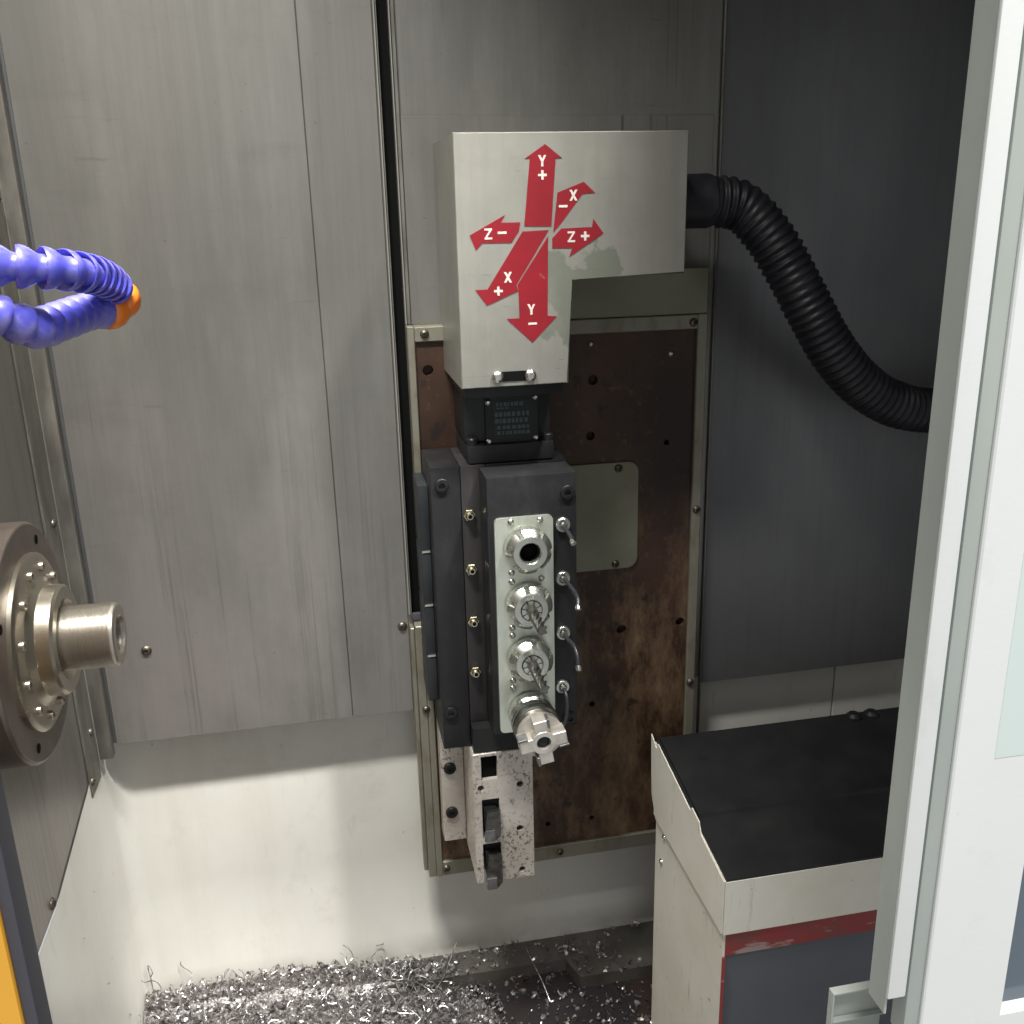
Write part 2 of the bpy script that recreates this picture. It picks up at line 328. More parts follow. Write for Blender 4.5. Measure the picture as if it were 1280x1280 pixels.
def cut(bm, cutters):
    """boolean holes: real openings in a plate"""
    base = bpy.data.objects.new('base_body', finish('base_body', bm, None, smooth=False)); C.objects.link(base)
    cb = bmesh.new()
    for c in cutters:
        bmesh.ops.recalc_face_normals(c, faces=c.faces)
        me = bpy.data.meshes.new('hole'); c.to_mesh(me); c.free(); cb.from_mesh(me); bpy.data.meshes.remove(me)
    co = bpy.data.objects.new('hole', finish('hole', cb, None, smooth=False, recalc=False)); C.objects.link(co)
    md = base.modifiers.new('cut', 'BOOLEAN'); md.operation = 'DIFFERENCE'; md.object = co; md.solver = 'EXACT'
    bpy.context.view_layer.update()
    dg = bpy.context.evaluated_depsgraph_get()
    me = bpy.data.meshes.new_from_object(base.evaluated_get(dg))
    out = bmesh.new(); out.from_mesh(me)
    for o in (base, co): bpy.data.objects.remove(o)
    bpy.data.meshes.remove(me)
    return out
def cyl(x, z, r, y0, y1, n=16): return lathe([(-y0, r), (-y1, r)], n, 'y', (x, 0, z))

# shared screw shapes, head pointing toward -y, seat at the origin
def cap_screw(r, h, m):
    bm = lathe([(-0.002, r), (h * 0.8, r), (h * 0.95, r * 0.93), (h, r * 0.85)], 24, cap=False)
    ring = [v for v in bm.verts if abs(v.co.y + h) < 1e-7]
    hexr = []
    for i in range(24):
        a = 2 * math.pi * i / 24; k = math.cos(math.pi / 6) / math.cos((a % (math.pi / 3)) - math.pi / 6)
        hexr.append((r * 0.5 * k * math.cos(a), r * 0.5 * k * math.sin(a)))
    t = [bm.verts.new((x, -h, z)) for x, z in hexr]; d = [bm.verts.new((x, -h * 0.35, z)) for x, z in hexr]
    for i in range(24):
        j = (i + 1) % 24
        bm.faces.new((ring[i], ring[j], t[j], t[i])); bm.faces.new((t[i], t[j], d[j], d[i]))
    bm.faces.new(d[::-1])
    return finish('screw', bm, m, angle=30)
def dome_screw(r, h, m):
    bm = lathe([(-0.001, r), (h * 0.25, r), (h * 0.6, r * 0.85), (h * 0.9, r * 0.55)], 20, cap=False)
    ring = [v for v in bm.verts if abs(v.co.y + h * 0.9) < 1e-7]
    t = [bm.verts.new((v.co.x * 0.75, -h, v.co.z * 0.75)) for v in ring]
    d = [bm.verts.new((v.co.x * 0.72, -h * 0.3, v.co.z * 0.72)) for v in ring]
    n = len(ring)
    for i in range(n):
        j = (i + 1) % n
        bm.faces.new((ring[i], ring[j], t[j], t[i])); bm.faces.new((t[i], t[j], d[j], d[i]))
    bm.faces.new(d[::-1])
    return finish('screw', bm, m, angle=50)
S_BIG = cap_screw(0.0064, 0.003, BLACK)
S_FLANGE = cap_screw(0.0064, 0.0035, BLACK)
S_MID = dome_screw(0.0042, 0.0028, SCREWD)
S_WALL = dome_screw(0.0050, 0.003, SCREWD)
S_SMALL = dome_screw(0.0031, 0.0024, SCREWM)
S_BRIGHT = dome_screw(0.0052, 0.003, SCREWM)

# ------------------------------------------------------------------ the enclosure
bw = structure('back_wall', B(-0.262, 0.86, 0.003, 0.010, -0.503, 0.70), STEEL_D)
def panel(x0, x1, z0, z1, m, y=0.0, t=0.0028): return part('panel', B(x0, x1, y, y + t, z0, z1, bev=0.0006, seg=1), m, bw)
panel(-0.2362, -0.0002, -0.5040, 0.69, STEEL)
panel(0.0002, 0.0640, -0.5040, 0.69, STEEL)
panel(0.0642, 0.3852, -0.5040, 0.69, STEEL, y=0.0004, t=0.0024)
panel(0.3880, 0.855, -0.5120, 0.69, STEEL_D)
part('lip', B(0.3853, 0.3872, -0.003, 0.0028, -0.60, 0.69, bev=0.0005, seg=1), TRIM, bw)
part('backing_sheet', B(0.0835, 0.3790, -0.0016, -0.0002, -0.0990, 0.0840, bev=0.0004, seg=1), STEEL, bw)
for x, z in ((-0.1949, -0.4039), (0.0575, -0.406)): put('screw', S_WALL, bw, (x, 0, z))

lw = structure('left_wall', B(-0.2570, -0.2545, -0.50, -0.004, -0.540, 0.69), STEEL_L)
ROTX = (0, 0, R(90))           # turns a screw head to face +x
sc = put('screw', S_WALL, lw, (-0.2545, -0.2004, -0.5323), ROTX)
ct = thing('corner_trim', 'folded steel corner trim strip running down between the side wall and the scratched wall panel', 'trim strip', (-0.2545, -0.012, -0.512))
part('face_leg', B(-0.2540, -0.2385, -0.0125, -0.001, -0.5120, 0.69, bev=0.0012), TRIM, ct)
part('bead', B(-0.2519, -0.2507, -0.0142, -0.0126, -0.5130, 0.69, bev=0.0004, seg=1), EDGE, ct)
part('side_leg', B(-0.2543, -0.2520, -0.0520, -0.0127, -0.5300, 0.69, bev=0.0005, seg=1), TRIM, ct)
for z, y in ((-0.2588, -0.0275), (-0.4732, -0.0245), (-0.5150, -0.046), (0.02, -0.0275)):
    put('screw', S_MID, ct, (-0.2520, y, z), ROTX)
structure('right_wall', B(0.856, 0.866, -0.53, 0.01, -0.87, 0.70), STEEL_D)
structure('ceiling', B(-0.262, 0.866, -0.53, 0.01, 0.701, 0.71), CEIL)
structure('front_header', B(-0.60, 0.866, -0.512, -0.500, 0.28, 0.70), CEIL)  # unseen; added and set low to keep workshop light off the interior

# chip tray: white back and left walls with a rounded corner, floor ledge and dark trough
def tray_wall():
    bm = bmesh.new(); path = [(-0.2535, -0.50), (-0.2535, -0.2), (-0.2535, 0.010)]
    for i in range(1, 9):
        a = R(180 - 90 * i / 8); path.append((-0.2335 + 0.02 * math.cos(a), 0.010 + 0.02 * math.sin(a)))
    path += [(0.0, 0.03), (0.4, 0.03), (0.856, 0.03)]
    zs = [(-0.503, 0), (-0.70, 0), (-0.843, 0), (-0.8502, 0.004)]
    g = []
    for i, (x, y) in enumerate(path):
        a = path[max(i - 1, 0)]; b = path[min(i + 1, len(path) - 1)]
        t = Vector((b[0] - a[0], b[1] - a[1])).normalized(); nrm = Vector((t.y, -t.x))
        g.append([bm.verts.new((x + nrm.x * s, y + nrm.y * s, min(z, -0.5405) if (i < 2 and k == 0) else z)) for k, (z, s) in enumerate(zs)])
    for a, b in zip(g, g[1:]):
        for k in range(len(zs) - 1): bm.faces.new((a[k], a[k + 1], b[k + 1], b[k]))
    return bm
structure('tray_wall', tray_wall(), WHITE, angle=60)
ap1 = single('apron_panel', B(0.3890, 0.5672, 0.0245, 0.0285, -0.66, -0.509, bev=0.0006, seg=1), WHITE, 'narrow white apron panel below the shaded steel wall, beside the rusty slide plate', 'panel')
ap2 = single('apron_panel', B(0.5690, 0.8550, 0.0245, 0.0285, -0.66, -0.509, bev=0.0006, seg=1), WHITE, 'white apron panel below the shaded steel wall, partly hidden behind the machine door', 'panel')
def floor_sheet():
    bm = bmesh.new()
    pts = [(-0.26, 0.032), (0.856, 0.032), (0.856, -0.048), (0.235, -0.044), (0.225, -0.013), (-0.26, -0.006)]
    a = [bm.verts.new((x, y, -0.8502)) for x, y in pts]; bm.faces.new(a)
    b = [bm.verts.new((x, y, -0.868)) for x, y in pts]
    for i in range(2, 5): bm.faces.new((a[i], b[i], b[i + 1], a[i + 1]))
    return bm
structure('tray_floor', floor_sheet(), TRAYF, smooth=False)
structure('trough_floor', B(-0.26, 0.856, -0.55, 0.03, -0.880, -0.8665), TROUGH, smooth=False)

# ------------------------------------------------------------------ slide plate with rusty sheet
sp = thing('slide_plate', 'rust-brown slide plate in a steel frame carrying the tool block', 'machine plate', (0.22, -0.01, -0.703))
for nm, a in (('frame_rail', (0.0775, 0.0842, -0.0200, 0.002, -0.7030, -0.0985)), ('frame_rail', (0.3625, 0.3725, -0.0200, 0.002, -0.7030, -0.0985)),
              ('frame_rail', (0.0843, 0.3624, -0.0197, 0.002, -0.1130, -0.0990)), ('frame_rail', (0.0843, 0.3624, -0.0197, 0.002, -0.7025, -0.6845))):
    part(nm, B(*a, bev=0.0008, seg=1), FRAME, sp)
part('slide_edge', B(0.0690, 0.0773, -0.0192, 0.002, -0.7026, -0.3995, bev=0.0008, seg=1), FRAME, sp)
part('slide_edge', B(0.0645, 0.0688, -0.012, 0.002, -0.6985, -0.4040, bev=0.0008, seg=1), FRAME, sp)
part('upper_plate', B(0.1600, 0.3722, -0.0195, -0.0020, -0.0983, -0.0545, bev=0.0008, seg=1), OLIVE, sp)
holes = [(0.0955, -0.1402, .0052), (0.2568, -0.1583, .0050), (0.2544, -0.2142, .0046), (0.2891, -0.4283, .0055), (0.3548, -0.4262, .005), (0.2564, -0.513, .0032),
         (0.2053, -0.6573, .003), (0.2566, -0.6571, .003), (0.3343, -0.2263, .0030)]
part('rust_sheet', cut(B(0.0843, 0.3622, -0.0160, -0.002, -0.6843, -0.1132), [cyl(x, z, r, -0.03, -0.006) for x, z, r in holes]), RUST, sp, smooth=False)
for x, z in ((0.0935, -0.1055), (0.3578, -0.1066), (0.3675, -0.2992), (0.3672, -0.4983), (0.0755, -0.4941), (0.0883, -0.6930), (0.2179, -0.6935)):
    put('screw', S_MID, sp, (x, -0.0199, z))
put('screw', S_SMALL, sp, (0.3362, -0.016, -0.1365)); put('screw', S_SMALL, sp, (0.2543, -0.016, -0.1231))
cpl = part('cover_plate', prism(rrect(0.190, 0.3042, -0.3570, -0.2430, 0.011), -0.0162, -0.0186, bev=0.0004, seg=1), OLIVE, sp)
for x, z in ((0.2831, -0.2490), (0.2807, -0.3515)): 
    o = put('screw', S_MID, cpl, (x, -0.0184, z)); 

# ------------------------------------------------------------------ guide channel on the wall
gc = thing('guide_channel', 'dark vertical guide channel with bright lips beside the scratched wall panel', 'channel', (0.072, 0.0, -0.395))
part('slot', B(0.0676, 0.0772, -0.0008, 0.001, -0.3950, 0.69), VOID, gc)
part('lip', B(0.0645, 0.0662, -0.0048, 0.0002, -0.3920, 0.69, bev=0.0005, seg=1), EDGE, gc)
part('lip', B(0.0664, 0.0675, -0.0080, 0.0002, -0.3930, 0.69, bev=0.0008, seg=1), TRIM, gc)
part('lip', B(0.0774, 0.0792, -0.0060, 0.0002, -0.0980, 0.69, bev=0.0006, seg=1), EDGE, gc)
part('lip', B(0.0794, 0.0832, -0.0035, 0.0002, -0.0980, 0.69, bev=0.0006, seg=1), TRIM, gc)
part('end_stop', B(0.0678, 0.0772, -0.0065, -0.0032, -0.3985, -0.3900, bev=0.001), GASKET, gc)

# ------------------------------------------------------------------ motor cover with axis arrows
YF = -0.130
mc = thing('motor_cover', 'L-shaped sheet steel motor cover with red axis arrows on its face', 'cover', (0.16, -0.065, -0.14))
L = [(0.1115, 0.0605), (0.3050, 0.0605), (0.3046, -0.0523), (0.2050, -0.0523), (0.2030, -0.1395), (0.1110, -0.1400)]
part('shell', prism(L, YF, -0.0018, bev=0.0016, seg=3), COVER, mc)
for u in (622, 663):
    p = P(u, 470.5, YF)
    put('screw', S_BRIGHT, mc, (p.x, YF - 0.0008, -0.1312))
part('slot', prism(rrect(0.1385, 0.1735, -0.1355, -0.1270, 0.0042), YF - 0.0006, YF - 0.0001), VOID, mc)
def zp(x, y): return (500 + x / 3.2, 140 + y / 3.2)
ARROWS = {
    'Y+': [(580, 128), (647, 183), (622, 186), (605, 457), (497, 457), (519, 186), (499, 186)],
    'X-': [(630, 322), (735, 279), (780, 323), (730, 327), (648, 440), (613, 482)],
    'Z+': [(645, 466), (768, 460), (773, 427), (814, 485), (676, 580), (690, 543), (609, 545), (609, 505)],
    'Z-': [(481, 441), (475, 478), (447, 523), (330, 525), (304, 554), (278, 494), (421, 411), (403, 443)],
    'X+': [(490, 478), (595, 472), (465, 693), (473, 716), (348, 775), (301, 712), (350, 710)],
    'Y-': [(592, 497), (590, 815), (627, 817), (530, 922), (427, 828), (478, 825), (474, 718), (470, 692)]}
SIGNS = {'Y+': [('Y', 568, 195, 42), ('+', 569, 252, 0)], 'X-': [('X', 693, 333, 42), ('-', 652, 377, 0)], 'Z+': [('Z', 686, 499, 42), ('+', 740, 496, 0)],
         'Z-': [('Z', 354, 488, 42), ('-', 408, 483, 0)], 'X+': [('X', 431, 661, 42), ('+', 393, 716, 0)], 'Y-': [('Y', 525, 789, 42), ('-', 530, 846, 0)]}
def letter_mesh(ch, h):
    """block capitals X, Y, Z as flat outlines of height h"""
    t = 0.2
    if ch == 'X': quads = [[(0, 0), (.24, 0), (.8, 1), (.56, 1)], [(.56, 0), (.8, 0), (.24, 1), (0, 1)]]
    elif ch == 'Y': quads = [[(.29, 0), (.51, 0), (.51, .48), (.29, .48)], [(0, 1), (.23, 1), (.505, .46), (.31, .40)], [(.57, 1), (.8, 1), (.49, .40), (.295, .46)]]
    else: quads = [[(0, .82), (.74, .82), (.74, 1), (0, 1)], [(0, 0), (.74, 0), (.74, .18), (0, .18)], [(0, .10), (.24, .16), (.74, .90), (.50, .86)]]
    return [[((x - .4) * h, (z - .5) * h) for x, z in q] for q in quads]
for k, pts in ARROWS.items():
    w_ = [P(*zp(*p), YF) for p in pts]
    ar = part('arrow', prism([(p.x, p.z) for p in w_], YF - 0.0004, YF - 0.0001), RED, mc, smooth=False)
    for ch, x, y, h in SIGNS[k]:
        c = P(*zp(x, y), YF); px_ = 0.00068 / 3.2
        bm = bmesh.new()
        if ch in 'XYZ': qs = letter_mesh(ch, 40 * px_)
        else:
            s = 17 * px_; t = 4.5 * px_; qs = [[(-s, -t), (s, -t), (s, t), (-s, t)]]
            if ch == '+': qs += [[(-t, t), (t, t), (t, s), (-t, s)], [(-t, -s), (t, -s), (t, -t), (-t, -t)]]
        for i, q in enumerate(qs):
            yy = YF - 0.0006 - 0.00006 * i
            bm.faces.new([bm.verts.new((c.x + a, yy, c.z + b)) for a, b in q])
        bmesh.ops.recalc_face_normals(bm, faces=bm.faces)
        part('letter' if ch in 'XYZ' else 'sign', bm, LETTER, ar, smooth=False, recalc=False)

# ------------------------------------------------------------------ servo motor below the cover
mo = thing('servo_motor', 'black servo motor with a riveted nameplate under the arrow cover', 'motor', (0.16, -0.06, -0.2145))
part('body', B(0.1180, 0.1965, -0.0860, -0.024, -0.1960, -0.1410, bev=0.002), MOTORB, mo)
part('flange', B(0.1190, 0.1985, -0.0945, -0.020, -0.2143, -0.1975, bev=0.0025), DGREY, mo)
part('connector_collar', B(0.1150, 0.2010, -0.1200, -0.020, -0.1500, -0.1403, bev=0.001), MOTORB, mo)
npl = part('nameplate', B(0.1365, 0.1855, -0.0890, -0.0862, -0.1985, -0.1545, bev=0.0006, seg=1), MOTORB, mo)
part('label', B(0.1440, 0.1785, -0.0896, -0.0889, -0.1940, -0.1590), NAMEP, npl)
for x, z in ((0.1395, -0.1600), (0.1825, -0.1575), (0.1395, -0.1955), (0.1825, -0.1945)): put('screw', S_SMALL, mo, (x, -0.0890, z))
random.seed(3)
for row, (z, h, x0, x1) in enumerate(((-0.1625, .0034, .147, .171), (-0.1660, .0014, .147, .158), (-0.1715, .004, .1455, .1755), (-0.1775, .004, .1455, .1755), (-0.1835, .003, .147, .1765), (-0.1885, .003, .147, .1765))):
    bm = bmesh.new(); x = x0
    while x < x1:
        wd = random.uniform(0.0012, 0.0035)
        box(bm, x, x + wd, -0.09, -0.0894, z - h / 2, z + h / 2); x += wd + random.uniform(.0008, .002)
    part('print_line', bm, INK, npl, smooth=False)
for x, y in ((0.1245, -0.088), (0.1935, -0.088), (0.1245, -0.028), (0.1935, -0.028)):
    part('bolt', lathe([(-0.1985, .0052), (-0.1925, .0052), (-0.1915, .0044)], 20, 'z', (x, y, 0)), DGREY, mo)

# ------------------------------------------------------------------ driven tool block
tb = thing('tool_block', 'dark grey driven tool block with four collet stations in a silver face plate', 'tool block', (0.146, -0.06, -0.499))
part('side_strip', B(0.0845, 0.1112, -0.0950, -0.021, -0.4985, -0.2147, bev=0.0012), DGREY, tb)
part('oil_strip', B(0.1116, 0.1345, -0.0948, -0.021, -0.4725, -0.2150, bev=0.0012), DGREY2, tb)
part('rear_body', B(0.1347, 0.2100, -0.0935, -0.021, -0.4700, -0.2150, bev=0.0015), DGREY, tb)
part('front_block', B(0.1280, 0.2085, -0.1350, -0.0950, -0.4665, -0.2168, bev=0.0018), DGREY, tb)   # main casting
part('shadow_block', prism([(0.1118, -0.4728), (0.1690, -0.4728), (0.1690, -0.4990), (0.1118, -0.4990)], -0.1085, -0.022), RUBBER, tb)  # black block standing in for the shadow on the holder top
zs = [-0.2362, -0.3018, -0.3560, -0.4090, -0.4590]
for a, b in zip(zs, zs[1:]):
    sg = part('side_block', B(0.0748, 0.0843, -0.0700, -0.0215, b + 0.0010, a - 0.0010, bev=0.0015), SLATE, tb)
    if b > -0.45: part('shim', B(0.0760, 0.0835, -0.0708, -0.03, b - 0.0009, b + 0.0009), EDGE, tb)
for x, z in ((0.0942, -0.2316), (0.0930, -0.4590)): put('screw', S_BIG, tb, (x, -0.0948, z))
for x, z in ((0.1999, -0.2348), (0.2005, -0.4570)): put('screw', S_BIG, tb, (x, -0.1348, z))
def hex_lathe(prof, n, at):
    return lathe(prof, n, 'y', at)
for z in (-0.2607, -0.3134, -0.3656, -0.4179):
    bm = lathe([(0, .0058), (.0035, .0058), (.004, .0052)], 6, 'y', (0.1180, -0.0945, z))
    lathe([(.004, .0040), (.007, .0040), (.0085, .0030)], 16, 'y', (0.1180, -0.0945, z), bm)
    fit = part('oil_fitting', bm, BRASS, tb, angle=30)
    part('bore', lathe([(.0083, .0019), (.0088, .0019)], 12, 'y', (0.1180, -0.0945, z)), VOID, fit)
XC = 0.1615
ZN = [-0.2815, -0.3345, -0.3875, -0.4425]
plate = part('face_plate', cut(prism(rrect(0.1335, 0.1858, -0.4625, -0.2533, 0.0045), -0.1352, -0.1392), [cyl(XC, z, 0.0175, -0.15, -0.12, 32) for z in ZN]), ALU, tb, smooth=False)
for x, z in ((.1480, -.2568), (.1740, -.2568), (.1475, -.3040), (.1475, -.3125), (.1745, -.3115), (.1470, -.3570), (.1470, -.3645), (.1465, -.4095), (.1462, -.4170), (.1745, -.364), (.1745, -.417)):
    put('screw', S_SMALL, plate, (x, -0.1390, z))
# collet nuts: a slotted ring with a coned nose
def nut_mesh():
    prof = [(-.006, .0168), (.0005, .0168), (.001, .0200), (.002, .0207), (.0060, .0207), (.0061, .0207), (.0105, .0207), (.0112, .0202), (.0165, .0160), (.0172, .0148), (.0172, .0100), (.0160, .0092), (.004, .0086)]
    def rf(k, i, r):
        if 5 <= k <= 7 and (i * 3.75 + 8) % 60 < 11: return min(r, .0178)
        return r
    bm = lathe(prof, 96, 'y', (0, 0, 0), rfun=rf)
    return bm
NUT = finish('collet_nut', nut_mesh(), CHROME, angle=28)
def collet_mesh():
    bm = bmesh.new()
    for k in range(8):
        a0, a1 = R(45 * k + 3.5), R(45 * k + 41.5)
        ins = [(0.0049, a0), (0.0049, a1)]; n = 5
        pts = [(0.0050 * math.cos(a0 + (a1 - a0) * i / n), 0.0050 * math.sin(a0 + (a1 - a0) * i / n)) for i in range(n + 1)]
        pts += [(0.0089 * math.cos(a1 - (a1 - a0) * i / n), 0.0089 * math.sin(a1 - (a1 - a0) * i / n)) for i in range(n + 1)]
        prism(pts, -0.0180, -0.006, bm=bm)
    return bm
COLLET = finish('collet', collet_mesh(), CHROME, smooth=False)
for i, z in enumerate(ZN):
    nt_ = put('collet_nut', NUT, tb, (XC, -0.1392, z), (0, R(17 * i), 0))
    if i in (1, 2): put('collet', COLLET, nt_, (XC, -0.1392, z))
    if i == 0: part('bore', lathe([(.0042, .0084), (.0100, .0082), (.0100, .0078), (.0048, .0077)], 24, 'y', (XC, -0.1392, z)), VOID, nt_)
# end mills: shank plus four twisted flutes
def end_mill(length, r):
    bm = bmesh.new(); rings = []; n = 48; N = 40
    for k in range(N + 1):
        t = k / N; d = 0.006 + (length - 0.006) * t; ring = []
        for i in range(n):
            a = 2 * math.pi * i / n
            f = 0 if t < .35 else min(1, (t - .35) / .08)
            tw = 9.0 * max(0, t - .35)
            ph = ((a - tw) % (math.pi / 2)) / (math.pi / 2)
            g = (0.50 + 0.50 * min(1, abs(ph - .5) * 2.6)) if ph > .12 else 1.0
            rr = r * (1 - f * (1 - g))
            ring.append(bm.verts.new((rr * math.cos(a), -d, rr * math.sin(a))))
        rings.append(ring)
    for a, b in zip(rings, rings[1:]):
        for i in range(n): bm.faces.new((a[i], a[(i + 1) % n], b[(i + 1) % n], b[i]))
    bm.faces.new(rings[0][::-1]); bm.faces.new(rings[-1])
    return bm
for i, ln, lb in ((1, .060, 'fluted end mill held in the collet just below the empty one'), (2, .064, 'fluted end mill held in the collet right above the large face mill')):
    bm = end_mill(ln, 0.0048)
    o = put('end_mill', finish('end_mill', bm, TOOLST, angle=40), None, (XC, -0.1392, ZN[i]), (0, R(20 * i), 0))
    o['label'] = lb; o['category'] = 'end mill'; o['group'] = 'tools held in the tool block'
# face mill with four teeth
fm = thing('face_mill', 'four-toothed nickel face mill in the lowest station of the tool block', 'face mill', (XC, -0.17, ZN[3]))
o3 = (XC, -0.1392, ZN[3])
part('arbor', lathe([(.010, .0185), (.0192, .0185), (.0195, .0205), (.021, .0215), (.024, .0215), (.0245, .0200), (.0262, .0200), (.0267, .0215), (.031, .0215), (.0325, .0195), (.0330, .016)], 48, 'y', o3), ARBORM, fm, angle=25)
bm = lathe([(.033, .0165), (.037, .0190), (.0395, .0205), (.0455, .0208), (.0458, .0110), (.0580, .0112), (.0588, .0106), (.0588, .0064), (.042, .0060)], 56, 'y', o3)
mb = part('cutter_body', bm, MILLM, fm, angle=25)
TOOTH = finish('tooth', B(-.0062, .0062, -.0585, -.0430, .0085, .0212, bev=.0006, seg=1), MILLM, smooth=False)
INS = finish('insert', B(.0063, .0082, -.0592, -.0480, .0130, .0220, bev=.0003, seg=1), INSERTM, smooth=False)
for k in range(4):
    rt = (0, R(90 * k - 9), 0)
    put('tooth', TOOTH, mb, o3, rt).location = Vector(o3) - WL[mb]
    put('insert', INS, mb, o3, rt)
part('centre_bolt', lathe([(.042, .0056), (.0545, .0056), (.055, .005)], 20, 'y', o3), BLACK, fm)
# coolant nozzles on the right of the face plate
NZ = [(0.1953, -0.2640, [(0, 0, 0), (.000, -.010, -.001), (.001, -.022, -.003), (.0015, -.030, -.006)]),
      (0.1949, -0.3147, [(0, 0, 0), (.001, -.012, 0), (.003, -.026, -.002), (.004, -.038, -.005), (.003, -.044, -.010)]),
      (0.1946, -0.3681, [(0, 0, 0), (.001, -.012, -.001), (.004, -.026, -.003), (.005, -.034, -.009), (.005, -.038, -.017)]),
      (0.1936, -0.4225, [(0, 0, 0), (.001, -.010, -.003), (.001, -.016, -.012), (-.002, -.020, -.026), (-.009, -.024, -.036)])]
for x, z, pts in NZ:
    b0 = Vector((x, -0.1350, z))
    rg = part('nozzle_seat', lathe([(0, .0066), (.0030, .0066), (.0036, .0060), (.0036, .0042), (.002, .0040)], 24, 'y', b0), CHROME, tb)
    cv = spline([b0 + Vector(p) for p in pts], 20)
    part('nozzle_tube', tube(cv, .0019, 10), NZTUBE, rg)
    part('swivel', lathe([(0.001, .0034), (.004, .0032), (.006, .0022)], 16, 'y', b0), SCREWM, rg)
    dv = (cv[-1] - cv[-3]).normalized(); tip = [cv[-1] - dv * .001, cv[-1] + dv * .001, cv[-1] + dv * .0035, cv[-1] + dv * .0042]
    part('nozzle_tip', tube(tip, [.0024, .0030, .0028, .0018], 12), SCREWM, rg)

# ------------------------------------------------------------------ fixed tool holder under the tool block
th = thing('tool_holder', 'pitted steel tool holder block with square sockets below the tool block', 'tool holder', (0.13, -0.08, -0.648))
bodyb = B(0.1100, 0.1695, -0.1100, -0.030, -0.6480, -0.4995, bev=0.0006, seg=1)
cutters = [B(0.1180, 0.1340, -0.13, -0.035, -0.5290, -0.5030), B(0.1175, 0.1350, -0.13, -0.035, -0.5960, -0.5510), B(0.1170, 0.1355, -0.13, -0.035, -0.66, -0.6020)]
cutters += [cyl(x, z, .0034, -0.13, -0.08) for x, z in ((.1562, -.5384), (.1170, -.5378), (.1551, -.5890), (.1565, -.6380))]
cutters += [B(0.10, 0.1135, -0.1000, -0.090, z - .004, z + .004) for z in (-.513, -.5905, -.611)]
part('body', cut(bodyb, cutters), PITTED, th, smooth=False)
part('socket_shade', B(0.1181, 0.1339, -0.1050, -0.0352, -0.5289, -0.5031), VOID, th, smooth=False)  # black plug put in for the shade inside the open socket
part('mounting_flange', B(0.0855, 0.1095, -0.0450, -0.021, -0.6400, -0.4990, bev=0.0008, seg=1), PITTED, th)
part('clamp_rail', B(0.1096, 0.1099, -0.1085, -0.046, -0.6450, -0.5002), PITTED, th)
for z in (-0.5020, -0.5511, -0.6042): put('screw', S_FLANGE, th, (0.0945, -0.0448, z))
for x, z in ((.1562, -.5384), (.1551, -.5890), (.1565, -.6380)): part('set_screw', lathe([(0.075, .0033), (.1060, .0033)], 12, 'y', (x, 0, z)), BLACK, th)
def turning_tool(z0, z1, lb, tip):
    t = thing('turning_tool', lb, 'turning tool', (0.126, -0.09, z0), 'turning tools in the holder')
    x0, x1 = 0.1195, 0.1335
    part('shank', B(x0, x1, -0.1050, -0.062, z0 + .012, z1 - .004), BLACK, t, smooth=False)
    part('clamp', prism([(x0, z0 + .012), (x1 + .0004, z0 + .012), (x1 + .0004, z1 - .012), (x1 - .003, z1 - .009), (x0, z1 - .009)], -0.1120, -0.1052), BLACK, t, smooth=False)
    part('head', prism([(x0 - .001, z0), (x1 - .003, z0), (x1 + .0012, z0 + .006), (x1 + .0012, z1 - .010), (x0 + .002, z1 - .010)], -0.1165 - tip, -0.1122), TOOLST, t, smooth=False)
    part('insert', B(x0 - .0005, x1 - .005, -0.1190 - tip, -0.1167 - tip, z0 + .0005, z0 + .013), INSERTM, t, smooth=False)
turning_tool(-0.5945, -0.5515, 'small dark turning tool in the middle socket of the pitted holder', 0.0)
turning_tool(-0.6490, -0.6025, 'dark turning tool with pale insert in the bottom socket of the pitted holder', 0.002)

# ------------------------------------------------------------------ corrugated black hose
ch = thing('corrugated_hose', 'black corrugated conduit hose sagging from the arrow cover towards the door', 'hose', (0.34, -0.065, -0.25))
HP = [(0.3060, -0.065, 0.006), (0.333, -0.065, 0.006), (0.352, -0.066, 0.006)]
for u, v, y in ((925, 258, -.068), (957, 290, -.075), (985, 335, -.082), (1010, 383, -.086), (1040, 437, -.086), (1075, 479, -.082), (1115, 504, -.078), (1160, 513, -.074), (1230, 510, -.070), (1330, 490, -.068)):
    HP.append(P(u, v, y))
cv = spline(HP[2:], 620)
ln = [0.0]
for a, b in zip(cv, cv[1:]): ln.append(ln[-1] + (b - a).length)
part('corrugated_tube', tube(cv, [0.0215 + 0.0015 * math.sin(2 * math.pi * s / 0.0076) * (1 if s > .004 else 0) * (0.75 + 0.5 * noise.noise(Vector((s * 40, 0, 0)))) for s in ln], 28), HOSEB, ch, angle=80)
part('cuff', tube(spline(HP[:3], 8), [.0235] * 7 + [.0238, .0225], 32), HOSEB, ch)

